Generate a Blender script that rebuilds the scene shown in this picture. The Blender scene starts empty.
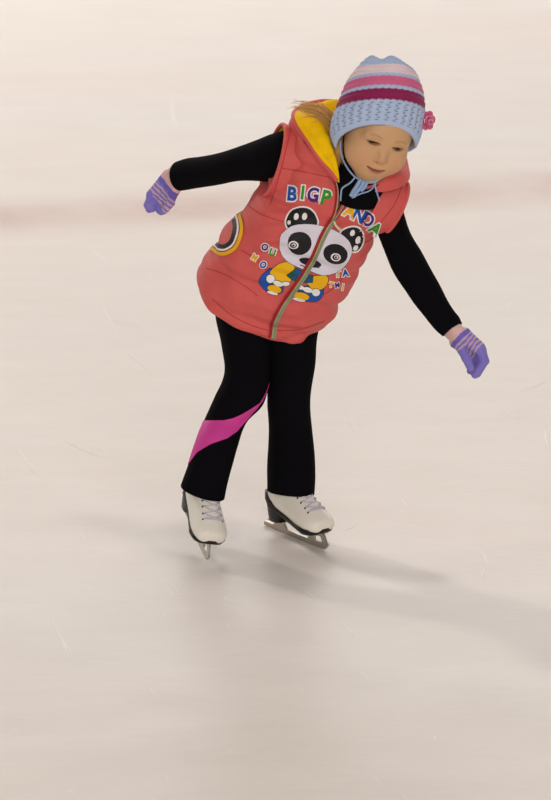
import bpy, bmesh, math
import numpy as np
from mathutils import Vector, Matrix, noise
from mathutils.bvhtree import BVHTree
from mathutils.geometry import tessellate_polygon

C = bpy.context.scene
COL = C.collection

# ------------------------------------------------------------------ camera
F_PX = 2900.0
CAM = np.array([0.0, -5.6, 1.95])
PITCH = math.radians(16.35)
cam_d = bpy.data.cameras.new('camera')
cam = bpy.data.objects.new('camera', cam_d)
COL.objects.link(cam)
cam.location = CAM
cam.rotation_euler = (math.pi / 2 - PITCH, 0, 0)
cam_d.sensor_fit = 'VERTICAL'
cam_d.sensor_height = 36.0
cam_d.lens = F_PX / 800.0 * 36.0
cam_d.clip_end = 200
cam_d.dof.use_dof = True
cam_d.dof.focus_distance = 5.85
cam_d.dof.aperture_fstop = 5.6
C.camera = cam

# ------------------------------------------------------------------ world + lamps
w = bpy.data.worlds.new('arena_light')
C.world = w
w.use_nodes = True
nt = w.node_tree
bg = nt.nodes['Background']
tc = nt.nodes.new('ShaderNodeTexCoord')
sep = nt.nodes.new('ShaderNodeSeparateXYZ')
ramp = nt.nodes.new('ShaderNodeValToRGB')
nt.links.new(tc.outputs['Generated'], sep.inputs[0])
nt.links.new(sep.outputs['Z'], ramp.inputs[0])
nt.links.new(ramp.outputs[0], bg.inputs[0])
ramp.color_ramp.elements[0].position = 0.0
ramp.color_ramp.elements[0].color = (1.0, 0.93, 0.86, 1)
ramp.color_ramp.elements[1].position = 0.7
ramp.color_ramp.elements[1].color = (0.86, 0.78, 0.70, 1)
bg.inputs[1].default_value = 0.30

def lamp(name, kind, loc, target, energy, color, size=1.0, angle=None):
    d = bpy.data.lights.new(name, kind)
    o = bpy.data.objects.new(name, d)
    COL.objects.link(o)
    o.location = loc
    o.rotation_euler = (Vector(target) - Vector(loc)).to_track_quat('-Z', 'Y').to_euler()
    d.energy = energy
    d.color = color
    if kind == 'AREA':
        d.shape = 'RECTANGLE'
        d.size = size[0]
        d.size_y = size[1]
    if angle is not None:
        d.angle = math.radians(angle)
    return o

# low flood lamp bank on the left behind the skater (long shadow to the right)
lamp('flood_lamp', 'AREA', (-7.3, 8.1, 6.6), (0, 0, 0.3), 430, (1.0, 0.93, 0.84), (0.8, 0.7))
# ceiling lamp almost overhead (short shadows of the arms)
lamp('ceiling_lamp', 'AREA', (1.5, 0.6, 7.5), (0, 0, 0), 80, (1.0, 0.90, 0.80), (0.8, 0.8))
# long row of ceiling lamps above the far half of the rink
lamp('lamp_row', 'AREA', (0, 14.5, 7.0), (0, 8.5, 0), 2500, (1.0, 0.96, 0.93), (30, 5))
# broad fill light added behind the camera to brighten the skater's front
lamp('front_fill', 'AREA', (1.0, -13.0, 5.0), (0, 0, 0.5), 960, (1.0, 0.94, 0.87), (10, 3))

vs = C.view_settings
vs.view_transform = 'Standard'
vs.look = 'None'
vs.gamma = 1.0
vs.use_curve_mapping = False
vs.exposure = -0.235

# ------------------------------------------------------------------ helpers
RT = np.array([1.0, 0, 0])
FW = np.array([0, math.cos(PITCH), -math.sin(PITCH)])
UP = np.array([0, math.sin(PITCH), math.cos(PITCH)])

def ray(px, py):
    d = RT * ((px - 275.5) / F_PX) + UP * (-(py - 400.0) / F_PX) + FW
    return d / np.linalg.norm(d)

def at(px, py, y):
    """point of the place seen at that picture point, y metres beyond the skater's feet"""
    d = ray(px, py)
    return CAM + d * ((y - CAM[1]) / d[1])

def pix(P):
    v = np.asarray(P) - CAM
    z = v @ FW
    return np.stack([275.5 + F_PX * (v @ RT) / z, 400 - F_PX * (v @ UP) / z], -1)

def srgb(r, g, b):
    f = lambda c: (c / 255) / 12.92 if c / 255 <= 0.04045 else ((c / 255 + 0.055) / 1.055) ** 2.4
    return (f(r), f(g), f(b), 1.0)

def catmull(P, n):
    P = np.asarray(P, float)
    if P.ndim == 1:
        return catmull(P[:, None], n)[:, 0]
    E = np.vstack([2 * P[0] - P[1], P, 2 * P[-1] - P[-2]])
    u = np.linspace(0, len(P) - 1, n)
    i = np.minimum(u.astype(int), len(P) - 2)
    t = (u - i)[:, None]
    a, b, c, d = E[i], E[i + 1], E[i + 2], E[i + 3]
    return 0.5 * (2 * b + (c - a) * t + (2 * a - 5 * b + 4 * c - d) * t ** 2 + (3 * b - a - 3 * c + d) * t ** 3)

def unit(v):
    v = np.asarray(v, float)
    return v / (np.linalg.norm(v, axis=-1, keepdims=True) + 1e-12)

MATS = {}
def mat(name, color, rough=0.7, spec=0.3, metal=0.0, sheen=0.0, bump=None, attr=None, sss=0.0, coat=0.0, var=0.0):
    if name in MATS:
        return MATS[name]
    m = bpy.data.materials.new(name)
    m.use_nodes = True
    n, l = m.node_tree.nodes, m.node_tree.links
    b = n['Principled BSDF']
    b.inputs['Base Color'].default_value = color
    b.inputs['Roughness'].default_value = rough
    b.inputs['Specular IOR Level'].default_value = spec
    b.inputs['Metallic'].default_value = metal
    b.inputs['Sheen Weight'].default_value = sheen
    b.inputs['Coat Weight'].default_value = coat
    if sss:
        b.inputs['Subsurface Weight'].default_value = sss
        b.inputs['Subsurface Radius'].default_value = (0.012, 0.005, 0.003)
        b.inputs['Subsurface Scale'].default_value = 0.5
    tcn = n.new('ShaderNodeTexCoord')
    src = None
    if attr:
        a = n.new('ShaderNodeAttribute')
        a.attribute_name = attr
        src = a.outputs['Color']
    if var:
        nz = n.new('ShaderNodeTexNoise')
        nz.inputs['Scale'].default_value = 60
        nz.inputs['Detail'].default_value = 3
        l.new(tcn.outputs['Object'], nz.inputs['Vector'])
        hs = n.new('ShaderNodeHueSaturation')
        mr = n.new('ShaderNodeMapRange')
        mr.inputs['To Min'].default_value = 1 - var
        mr.inputs['To Max'].default_value = 1 + var
        l.new(nz.outputs['Fac'], mr.inputs['Value'])
        l.new(mr.outputs[0], hs.inputs['Value'])
        if src:
            l.new(src, hs.inputs['Color'])
        else:
            hs.inputs['Color'].default_value = color
        src = hs.outputs['Color']
    if src:
        l.new(src, b.inputs['Base Color'])
    if bump:
        nz = n.new('ShaderNodeTexNoise')
        nz.inputs['Scale'].default_value = bump[0]
        nz.inputs['Detail'].default_value = 4
        l.new(tcn.outputs['Object'], nz.inputs['Vector'])
        bp = n.new('ShaderNodeBump')
        bp.inputs['Strength'].default_value = bump[1]
        bp.inputs['Distance'].default_value = bump[2]
        l.new(nz.outputs['Fac'], bp.inputs['Height'])
        l.new(bp.outputs[0], b.inputs['Normal'])
    MATS[name] = m
    return m

def link(name, me, mats, parent=None, smooth=True):
    o = bpy.data.objects.new(name, me)
    COL.objects.link(o)
    for m in (mats if isinstance(mats, (list, tuple)) else [mats]):
        me.materials.append(m)
    if smooth:
        me.polygons.foreach_set('use_smooth', [True] * len(me.polygons))
    if parent:
        o.parent = parent
        o.matrix_parent_inverse = parent.matrix_basis.inverted()
    return o

class MB:
    """collects geometry that becomes one mesh object"""
    def __init__(s):
        s.v, s.f, s.m = [], [], []
    def add(s, V, Fc, mi=0):
        k = len(s.v)
        s.v.extend([tuple(map(float, p)) for p in V])
        for q in Fc:
            s.f.append(tuple(int(i) + k for i in q))
            s.m.append(mi)
    def grid(s, G, closed=False, mi=0, cap0=False, cap1=False):
        G = np.asarray(G, float)
        R, N = G.shape[:2]
        k = len(s.v)
        s.v.extend(map(tuple, G.reshape(-1, 3)))
        for i in range(R - 1):
            for j in range(N if closed else N - 1):
                j2 = (j + 1) % N
                s.f.append((k + i * N + j, k + i * N + j2, k + (i + 1) * N + j2, k + (i + 1) * N + j))
                s.m.append(mi)
        for on, i, rev in ((cap0, 0, True), (cap1, R - 1, False)):
            if on:
                c = len(s.v)
                s.v.append(tuple(G[i].mean(0)))
                for j in range(N):
                    a, b = k + i * N + j, k + i * N + (j + 1) % N
                    s.f.append((c, b, a) if rev else (c, a, b))
                    s.m.append(mi)
    def tube(s, pts, r, n=10, mi=0, per=6):
        P = np.asarray(pts, float)
        P = catmull(P, max(2, (len(P) - 1) * per + 1)) if len(P) > 2 else P
        r = np.interp(np.linspace(0, 1, len(P)), np.linspace(0, 1, np.size(r)) if np.size(r) > 1 else [0, 1], r if np.size(r) > 1 else [r, r])
        T = unit(np.gradient(P, axis=0))
        x = unit(np.cross(T[0], [0.3, 0.2, 0.93]))
        th = np.linspace(0, 2 * math.pi, n, endpoint=False)
        G = []
        for p, t, rr in zip(P, T, r):
            x = unit(x - t * (x @ t))
            y = np.cross(t, x)
            G.append(p + rr * (np.cos(th)[:, None] * x + np.sin(th)[:, None] * y))
        s.grid(G, True, mi, True, True)
    def box(s, M, lo, hi, mi=0):
        V = [M @ Vector((x, y, z)) for x in (lo[0], hi[0]) for y in (lo[1], hi[1]) for z in (lo[2], hi[2])]
        s.add(V, [(0, 1, 3, 2), (4, 6, 7, 5), (0, 4, 5, 1), (2, 3, 7, 6), (0, 2, 6, 4), (1, 5, 7, 3)], mi)
    def build(s, name, mats, parent=None, smooth=True, fix=True):
        me = bpy.data.meshes.new(name)
        me.from_pydata(s.v, [], s.f)
        me.polygons.foreach_set('material_index', s.m)
        if fix:
            bm = bmesh.new()
            bm.from_mesh(me)
            bmesh.ops.recalc_face_normals(bm, faces=bm.faces)
            bm.to_mesh(me)
            bm.free()
        return link(name, me, mats, parent, smooth)

def set_col(o, cols, name='Col'):
    a = o.data.color_attributes.new(name, 'FLOAT_COLOR', 'POINT')
    c = np.ones((len(cols), 4), np.float32)
    c[:, :3] = np.asarray(cols)[:, :3]
    a.data.foreach_set('color', c.ravel())

def coords(o):
    a = np.empty(len(o.data.vertices) * 3, np.float32)
    o.data.vertices.foreach_get('co', a)
    return a.reshape(-1, 3).astype(float)

def silhouette_loft(st, n_r, n_t, ratio=1.0, power=2.0):
    """st rows: left px, left py, right px, right py, depth y -> rings of a rounded tube"""
    st = catmull(st, n_r)
    L = np.array([at(a[0], a[1], a[4]) for a in st])
    R = np.array([at(a[2], a[3], a[4]) for a in st])
    c, W = (L + R) / 2, (R - L) / 2
    T = unit(np.gradient(c, axis=0))
    wl = np.linalg.norm(W, axis=1, keepdims=True)
    D = unit(np.cross(T, W)) * wl * ratio
    th = np.linspace(0, 2 * math.pi, n_t, endpoint=False)
    cs, sn = np.cos(th), np.sin(th)
    p = 2.0 / power
    cs, sn = np.sign(cs) * abs(cs) ** p, np.sign(sn) * abs(sn) ** p
    return c[:, None] + W[:, None] * cs[None, :, None] + D[:, None] * sn[None, :, None], c

def crumple(G, c, amp, seed, fr=(38, 55, 21)):
    d = unit(G - c[:, None])
    x, y, z = G[..., 0], G[..., 1], G[..., 2]
    n = np.sin(fr[0] * z + 17 * x + seed) * np.sin(fr[2] * x + 13 * y + 2 * seed) + 0.6 * np.sin(fr[1] * z - 40 * x + 33 * y + 3 * seed)
    return G + d * (amp * n)[..., None]

# signed-distance blending + surface nets, for the hands, gloves and body
def nets(prims, k, h, pad=0.012):
    A = np.array([p[0] for p in prims] + [p[2] for p in prims])
    r = max(max(p[1], p[3]) for p in prims)
    lo = A.min(0) - r - pad
    n = np.ceil((A.max(0) + r + pad - lo) / h).astype(int) + 1
    D = np.full(n, 0.05, np.float32)
    ax = [lo[i] + h * np.arange(n[i]) for i in range(3)]
    for a, ra, b, rb in prims:
        a, b = np.asarray(a, float), np.asarray(b, float)
        m = max(ra, rb) + k + 3 * h
        s0 = np.maximum(((np.minimum(a, b) - m - lo) / h).astype(int), 0)
        s1 = np.minimum(((np.maximum(a, b) + m - lo) / h).astype(int) + 2, n)
        sl = tuple(slice(p, q) for p, q in zip(s0, s1))
        X, Y, Z = np.meshgrid(*[ax[i][sl[i]] for i in range(3)], indexing='ij')
        ab = b - a
        t = np.clip(((X - a[0]) * ab[0] + (Y - a[1]) * ab[1] + (Z - a[2]) * ab[2]) / (ab @ ab + 1e-12), 0, 1)
        d = np.sqrt((X - a[0] - t * ab[0]) ** 2 + (Y - a[1] - t * ab[1]) ** 2 + (Z - a[2] - t * ab[2]) ** 2) - (ra + t * (rb - ra))
        q = D[sl]
        hh = np.clip(0.5 + 0.5 * (q - d) / k, 0, 1)
        D[sl] = q * (1 - hh) + d * hh - k * hh * (1 - hh)
    S = D < 0
    cell = np.array(D.shape) - 1
    num = np.zeros(cell, np.float32)
    acc = np.zeros(tuple(cell) + (3,), np.float32)
    offs = [(i, j, l) for i in (0, 1) for j in (0, 1) for l in (0, 1)]
    sub = lambda M, o: M[o[0]:o[0] + cell[0], o[1]:o[1] + cell[1], o[2]:o[2] + cell[2]]
    for o in offs:
        for axn in range(3):
            if o[axn] == 0:
                o2 = list(o); o2[axn] = 1
                d0, d1 = sub(D, o), sub(D, o2)
                cr = (d0 < 0) != (d1 < 0)
                t = np.where(cr, d0 / (d0 - d1 + 1e-12), 0)
                num += cr
                for q in range(3):
                    acc[..., q] += np.where(cr, (t if q == axn else o[q]), 0)
    on = num > 0
    idx = np.full(cell, -1, int)
    idx[on] = np.arange(on.sum())
    V = lo + h * (np.argwhere(on) + acc[on] / num[on][:, None])
    faces = []
    for axn in range(3):
        o2 = [0, 0, 0]; o2[axn] = 1
        s0 = S[:cell[0], :cell[1], :cell[2]]
        s1 = S[o2[0]:o2[0] + cell[0], o2[1]:o2[1] + cell[1], o2[2]:o2[2] + cell[2]]
        E = np.argwhere(s0 != s1)
        u, v = [(1, 2), (2, 0), (0, 1)][axn]
        E = E[(E[:, u] > 0) & (E[:, v] > 0)]
        def g(du, dv):
            e = E.copy(); e[:, u] -= du; e[:, v] -= dv
            return idx[e[:, 0], e[:, 1], e[:, 2]]
        Q = np.stack([g(0, 0), g(1, 0), g(1, 1), g(0, 1)], 1)
        flip = s1[E[:, 0], E[:, 1], E[:, 2]]
        Q[flip] = Q[flip][:, ::-1]
        faces.append(Q)
    return V, np.vstack(faces)

def mesh_of(V, Fc, name):
    me = bpy.data.meshes.new(name)
    me.from_pydata([tuple(v) for v in V], [], [tuple(map(int, f)) for f in Fc])
    return me

# ------------------------------------------------------------------ the setting: ice and painted line
def ice_material():
    m = bpy.data.materials.new('ice')
    m.use_nodes = True
    n, l = m.node_tree.nodes, m.node_tree.links
    b = n['Principled BSDF']
    tcn = n.new('ShaderNodeTexCoord')
    def nz(scale, stretch, detail, rot=0.0):
        mp = n.new('ShaderNodeMapping')
        mp.inputs['Scale'].default_value = stretch
        mp.inputs['Rotation'].default_value = (0, 0, rot)
        l.new(tcn.outputs['Object'], mp.inputs['Vector'])
        t = n.new('ShaderNodeTexNoise')
        t.inputs['Scale'].default_value = scale
        t.inputs['Detail'].default_value = detail
        l.new(mp.outputs[0], t.inputs['Vector'])
        return t.outputs['Fac']
    def ramp2(fac, a, c0, bb, c1):
        r = n.new('ShaderNodeValToRGB')
        r.color_ramp.elements[0].position = a
        r.color_ramp.elements[0].color = c0
        r.color_ramp.elements[1].position = bb
        r.color_ramp.elements[1].color = c1
        l.new(fac, r.inputs[0])
        return r.outputs[0]
    def mul(a, c, f=1.0):
        x = n.new('ShaderNodeMix')
        x.data_type = 'RGBA'
        x.blend_type = 'MULTIPLY'
        x.inputs[0].default_value = f
        l.new(a, x.inputs['A'])
        l.new(c, x.inputs['B'])
        return x.outputs['Result']
    c1 = ramp2(nz(1.0, (0.30, 0.85, 1), 2, 0.12), 0.36, (0.80, 0.728, 0.685, 1), 0.64, (0.80, 0.757, 0.724, 1))
    c2 = ramp2(nz(7, (0.5, 1.2, 1), 5, -0.3), 0.3, (0.96, 0.955, 0.95, 1), 0.7, (1, 1, 1, 1))
    c3 = ramp2(nz(60, (0.25, 2.0, 1), 3, 0.5), 0.35, (0.975, 0.975, 0.975, 1), 0.65, (1, 1, 1, 1))
    col = mul(mul(c1, c2), c3)
    l.new(col, b.inputs['Base Color'])
    rr = n.new('ShaderNodeMapRange')
    rr.inputs['To Min'].default_value = 0.30
    rr.inputs['To Max'].default_value = 0.52
    l.new(nz(5, (0.6, 1.4, 1), 4, 0.2), rr.inputs['Value'])
    l.new(rr.outputs[0], b.inputs['Roughness'])
    b.inputs['Specular IOR Level'].default_value = 0.35
    b.inputs['IOR'].default_value = 1.31
    bp = n.new('ShaderNodeBump')
    bp.inputs['Strength'].default_value = 0.25
    bp.inputs['Distance'].default_value = 0.002
    l.new(nz(45, (0.4, 1.6, 1), 5, 0.35), bp.inputs['Height'])
    l.new(bp.outputs[0], b.inputs['Normal'])
    return m

mb = MB()
mb.grid([[(x, y, 0) for x in np.linspace(-22, 22, 12)] for y in np.linspace(-12, 32, 12)])
floor = mb.build('floor', ice_material(), smooth=False)
floor['kind'] = 'structure'
floor['label'] = 'cream white skating rink ice with faint scratches'

def line_material():
    m = bpy.data.materials.new('faded_red_line')
    m.use_nodes = True
    n, l = m.node_tree.nodes, m.node_tree.links
    b = n['Principled BSDF']
    b.inputs['Base Color'].default_value = (0.70, 0.42, 0.37, 1)
    b.inputs['Roughness'].default_value = 0.4
    b.inputs['Specular IOR Level'].default_value = 0.35
    tcn = n.new('ShaderNodeTexCoord')
    a = n.new('ShaderNodeAttribute')
    a.attribute_name = 'fade'
    t = n.new('ShaderNodeTexNoise')
    t.inputs['Scale'].default_value = 2.2
    l.new(tcn.outputs['Object'], t.inputs['Vector'])
    mm = n.new('ShaderNodeMath')
    mm.operation = 'MULTIPLY'
    l.new(a.outputs['Fac'], mm.inputs[0])
    l.new(t.outputs['Fac'], mm.inputs[1])
    l.new(mm.outputs[0], b.inputs['Alpha'])
    return m
# painted line under the ice: its pigment is blurred by the ice above it
g0, g1 = np.array(at(-60, 214, 3.2)), np.array(at(620, 186, 3.9))
def on_ice(px, py):
    d = ray(px, py)
    return CAM + d * (-CAM[2] / d[2])
g0, g1 = on_ice(0, 217), on_ice(551, 187)
dr = unit(g1 - g0)
nrm = np.array([-dr[1], dr[0], 0])
rows, fade = [], []
for s in np.linspace(-6, 7, 60):
    for q in np.linspace(-1, 1, 9):
        rows.append(g0 + dr * s + nrm * q * 0.34 + [0, 0, 0.0012])
        fade.append(0.46 * (math.cos(math.pi * q) * 0.5 + 0.5) ** 0.8)
mb = MB()
mb.grid(np.array(rows).reshape(60, 9, 3))
ln = mb.build('trim_1', line_material(), smooth=False)
at_ = ln.data.attributes.new('fade', 'FLOAT', 'POINT')
at_.data.foreach_set('value', fade)
ln['kind'] = 'structure'
ln['label'] = 'faded pink line painted under the ice behind the skater'

# scratches cut by skates: low ridges of white ice shavings
rng = np.random.default_rng(7)
mb = MB()
def scratch(p0, p1, wd):
    a, b = on_ice(*p0), on_ice(*p1)
    t = unit(b - a)
    s = np.array([-t[1], t[0], 0])
    mid = (a + b) / 2 + s * rng.normal(0, 0.004)
    P = catmull([a, mid, b], 7)
    G = []
    for i, p in enumerate(P):
        ww = wd * math.sin(math.pi * (0.06 + 0.88 * i / 6))
        G.append([p - s * ww + [0, 0, 0.0004], p + [0, 0, 0.0005 + ww * 0.22], p + s * ww + [0, 0, 0.0004]])
    mb.grid(G)
for p0, p1 in [((15, 447), (39, 478)), ((52, 620), (70, 660)), ((60, 635), (72, 655)), ((62, 440), (104, 458)), ((340, 620), (358, 640)), ((362, 672), (370, 680)),
               ((344, 413), (356, 432)), ((478, 548), (486, 566)), ((480, 580), (484, 566)), ((163, 575), (175, 600)), ((170, 580), (178, 596)), ((497, 410), (520, 420)),
               ((100, 300), (120, 340)), ((108, 320), (140, 326)), ((118, 345), (150, 372)), ((92, 250), (106, 262)), ((518, 392), (545, 382)), ((545, 430), (548, 448)),
               ((260, 500), (275, 512)), ((345, 530), (356, 524)), ((224, 596), (238, 604)), ((300, 588), (318, 600)), ((172, 95), (176, 130))]:
    scratch(p0, p1, 0.0016)
for _ in range(170):
    x, y = rng.uniform(-10, 560), 250 + 545 * rng.uniform(0, 1)
    a = rng.normal(0.5, 0.7)
    L = rng.uniform(4, 22)
    scratch((x, y), (x + L * math.cos(a), y + 0.5 * L * math.sin(a)), rng.uniform(0.0003, 0.0008))
sc = mb.build('ice_scratches', mat('shaved_ice', (0.97, 0.95, 0.92, 1), 0.8, 0.2), smooth=False)
sc['kind'] = 'stuff'
sc['label'] = 'fine white skate scratches scattered over the rink ice'
sc['category'] = 'scratches'

# ------------------------------------------------------------------ the person
person = bpy.data.objects.new('person', None)
COL.objects.link(person)
person.location = (-0.03, 0.06, 0)
person.empty_display_size = 0.2
person['label'] = 'small child in coral panda vest and striped knit hat skating with arms spread'
person['category'] = 'person'
bpy.context.view_layer.update()

M_black = mat('black_stretch_cloth', (0.0040, 0.0037, 0.0052, 1), 0.95, 0.05, bump=(900, 0.3, 0.001))
M_coral = mat('coral_quilted_cloth', srgb(214, 92, 89), 0.62, 0.25, sheen=0.05, bump=(160, 0.25, 0.002), var=0.06)
M_dcoral = mat('dark_coral_binding', srgb(160, 40, 44), 0.7, 0.2)
M_yellow = mat('yellow_fleece_lining', srgb(255, 204, 10), 0.9, 0.1, sheen=0.1, bump=(260, 0.5, 0.002), var=0.06)
M_white = mat('white_print', srgb(242, 238, 238), 0.7, 0.2)
M_lav = mat('pale_lilac_print', srgb(226, 221, 236), 0.7, 0.2, bump=(120, 0.3, 0.002))
M_ink = mat('black_print', (0.012, 0.011, 0.014, 1), 0.6, 0.25)
M_pblue = mat('blue_print', srgb(28, 86, 178), 0.6, 0.2)
M_pgreen = mat('green_print', srgb(52, 150, 42), 0.6, 0.2)
M_ppurple = mat('purple_print', srgb(74, 40, 132), 0.6, 0.2)
M_pyellow = mat('yellow_print', srgb(240, 184, 22), 0.6, 0.2)
M_teal = mat('teal_print', srgb(20, 92, 104), 0.6, 0.2)
M_dgreen = mat('dark_green_print', srgb(34, 92, 48), 0.6, 0.2)
M_steel = mat('polished_steel', (0.50, 0.46, 0.41, 1), 0.38, 0.5, metal=1.0)
M_pink = mat('magenta_pink_cloth', srgb(214, 66, 158), 0.6, 0.25)

# ---- torso frame
H = at(263, 306, 0.09)
Uv = unit(np.array([0.415, -0.328, 0.85]))
F0 = np.array([math.sin(math.radians(13)), -math.cos(math.radians(13)), 0])
Fv = unit(F0 - Uv * (Uv @ F0))
Sv = np.cross(Uv, Fv)

# rows: v along the spine, half width, half depth, side shift, front shift
PROF = np.array([
    (-0.004, .1375, .099, -.012, .000),
    (0.03, .1415, .104, -.010, .000),
    (0.08, .1425, .106, -.006, .000),
    (0.13, .1395, .104, -.002, .000),
    (0.18, .1340, .101, .002, .000),
    (0.23, .1265, .097, .005, -.002),
    (0.28, .1190, .093, .010, -.004),
    (0.33, .1160, .088, .013, -.006),
    (0.37, .1160, .080, .013, -.010),
    (0.405, .1120, .070, .010, -.014),
    (0.425, .1000, .060, .004, -.016),
    (0.438, .0740, .050, .004, -.018),
])
def torso_rings(n_r, n_t, shrink=0.0, puff=0.0):
    pr = catmull(PROF, n_r)
    th = np.linspace(0, 2 * math.pi, n_t, endpoint=False)
    p = 2 / 2.25
    cs, sn = np.sign(np.cos(th)) * abs(np.cos(th)) ** p, np.sign(np.sin(th)) * abs(np.sin(th)) ** p
    G = np.zeros((n_r, n_t, 3))
    for i, (v, a, b, ds, df) in enumerate(pr):
        a, b = a - shrink, b - shrink
        d = 0.0
        if puff:
            seams = np.array([0.012, 0.095, 0.185, 0.275, 0.365])
            # seams dip a little at the sides like real quilting
            vv = v + 0.012 * np.cos(2 * th)
            dist = np.min(abs(vv[:, None] - seams), axis=1)
            d = puff * (1 - np.exp(-(dist / 0.014) ** 2)) - puff * 0.75
            fade = np.clip((0.42 - v) / 0.06, 0, 1)
            x, z = np.cos(th) * 0.13, v
            wr = 0.0034 * np.sin(85 * z + 50 * x) * np.sin(48 * x - 31 * z + 1) + 0.0022 * np.sin(190 * z - 80 * x + 2 * np.sin(40 * x)) * (0.5 + 0.5 * np.sin(31 * x + 17 * z))
            d = (d + wr) * fade
        G[i] = (H + Uv * v + Sv * ds + Fv * df) + ((a + d) * cs)[:, None] * Sv + ((b + d) * sn)[:, None] * Fv
    return G

def inside(poly, P):
    poly = np.asarray(poly, float)
    x, y = P[..., 0], P[..., 1]
    r = np.zeros(x.shape, bool)
    for (x0, y0), (x1, y1) in zip(poly, np.roll(poly, -1, 0)):
        c = ((y0 > y) != (y1 > y)) & (x < (x1 - x0) * (y - y0) / (y1 - y0 + 1e-12) + x0)
        r ^= c
    return r

VCUT = [(333, 219), (338.3, 203), (339, 190), (336, 178), (328, 169), (317, 160), (304, 143), (291, 119), (296, 100), (340, 100), (410, 140), (400, 168), (361.5, 181.5), (348.5, 194.5), (339.5, 209)]
G = torso_rings(220, 320, 0.0, 0.0085)
mb = MB()
cen = (G[:-1] + G[1:]) / 2
front = (np.broadcast_to((G - G.mean(1, keepdims=True)) @ Fv > 0, G.shape[:2]))
cut = inside(VCUT, pix(G)) & front
N = G.shape[1]
mb.v = [tuple(p) for p in G.reshape(-1, 3)]
for i in range(G.shape[0] - 1):
    for j in range(N):
        j2 = (j + 1) % N
        if cut[i, j] and cut[i, j2] and cut[i + 1, j] and cut[i + 1, j2]:
            continue
        mb.f.append((i * N + j, i * N + j2, (i + 1) * N + j2, (i + 1) * N + j))
        mb.m.append(0)
# turned-in hem with the yellow lining inside
hemc = G[0].mean(0)
h1 = G[0] - Uv * 0.004 + unit(hemc - G[0]) * 0.004
h2 = G[0] + unit(hemc - G[0]) * 0.010
h3 = G[0] + Uv * 0.10 + unit(hemc - G[0]) * 0.014
mb.grid([G[0], h1, h2], True, 0)
mb.grid([h2, h3], True, 1)
# armholes: the cloth reaches out over the shoulder and ends in a bound edge
ARMHOLES = []
for top, bot, dep, inn in ((at(285, 126.5, -0.020), at(262, 193, 0.004), 0.062, Sv * 0.055 + Uv * 0.012), (at(407, 183, -0.025), at(380, 234, -0.030), 0.050, -Sv * 0.055)):
    cc = (top + bot) / 2
    wv = (top - bot) / 2
    dv = unit(np.cross(unit(wv), inn))
    if dv @ FW > 0:
        dv = -dv
    if top[0] < 0.1:
        dv = unit(dv + 0.03 * Sv)
    a_ = np.linspace(0, 2 * math.pi, 64, endpoint=False)
    e0 = cc + np.cos(a_)[:, None] * wv + np.sin(a_)[:, None] * dv * dep
    e1 = cc + inn * 0.5 + np.cos(a_)[:, None] * wv * 1.03 + np.sin(a_)[:, None] * dv * dep * 1.15
    e2 = cc + inn * 1.0 + np.cos(a_)[:, None] * wv * 0.98 + np.sin(a_)[:, None] * dv * dep * 1.10
    ARMHOLES.append((cc, e0))
    mb.grid(catmull(np.stack([e2, e1, e0]).reshape(3, -1), 10).reshape(10, 64, 3), True, 0)
    e3 = cc + inn * 0.10 + (e0 - cc) * 0.97
    e4 = cc + inn * 0.35 + (e0 - cc) * 0.80
    mb.grid([e0, e3, e4], True, 1)
vest = mb.build('vest', [M_coral, M_yellow], person, fix=False)
bv = BVHTree.FromPolygons([Vector(p) for p in mb.v], mb.f)

# ---- decals that lie on the vest cloth
def drape(px, py, lift, tree):
    d = ray(px, py)
    loc, n, _, _ = tree.ray_cast(Vector(CAM), Vector(d))
    if loc is None:
        return None
    if n.dot(Vector(d)) > 0:
        n = -n
    return np.array(loc + n * lift)

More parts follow.
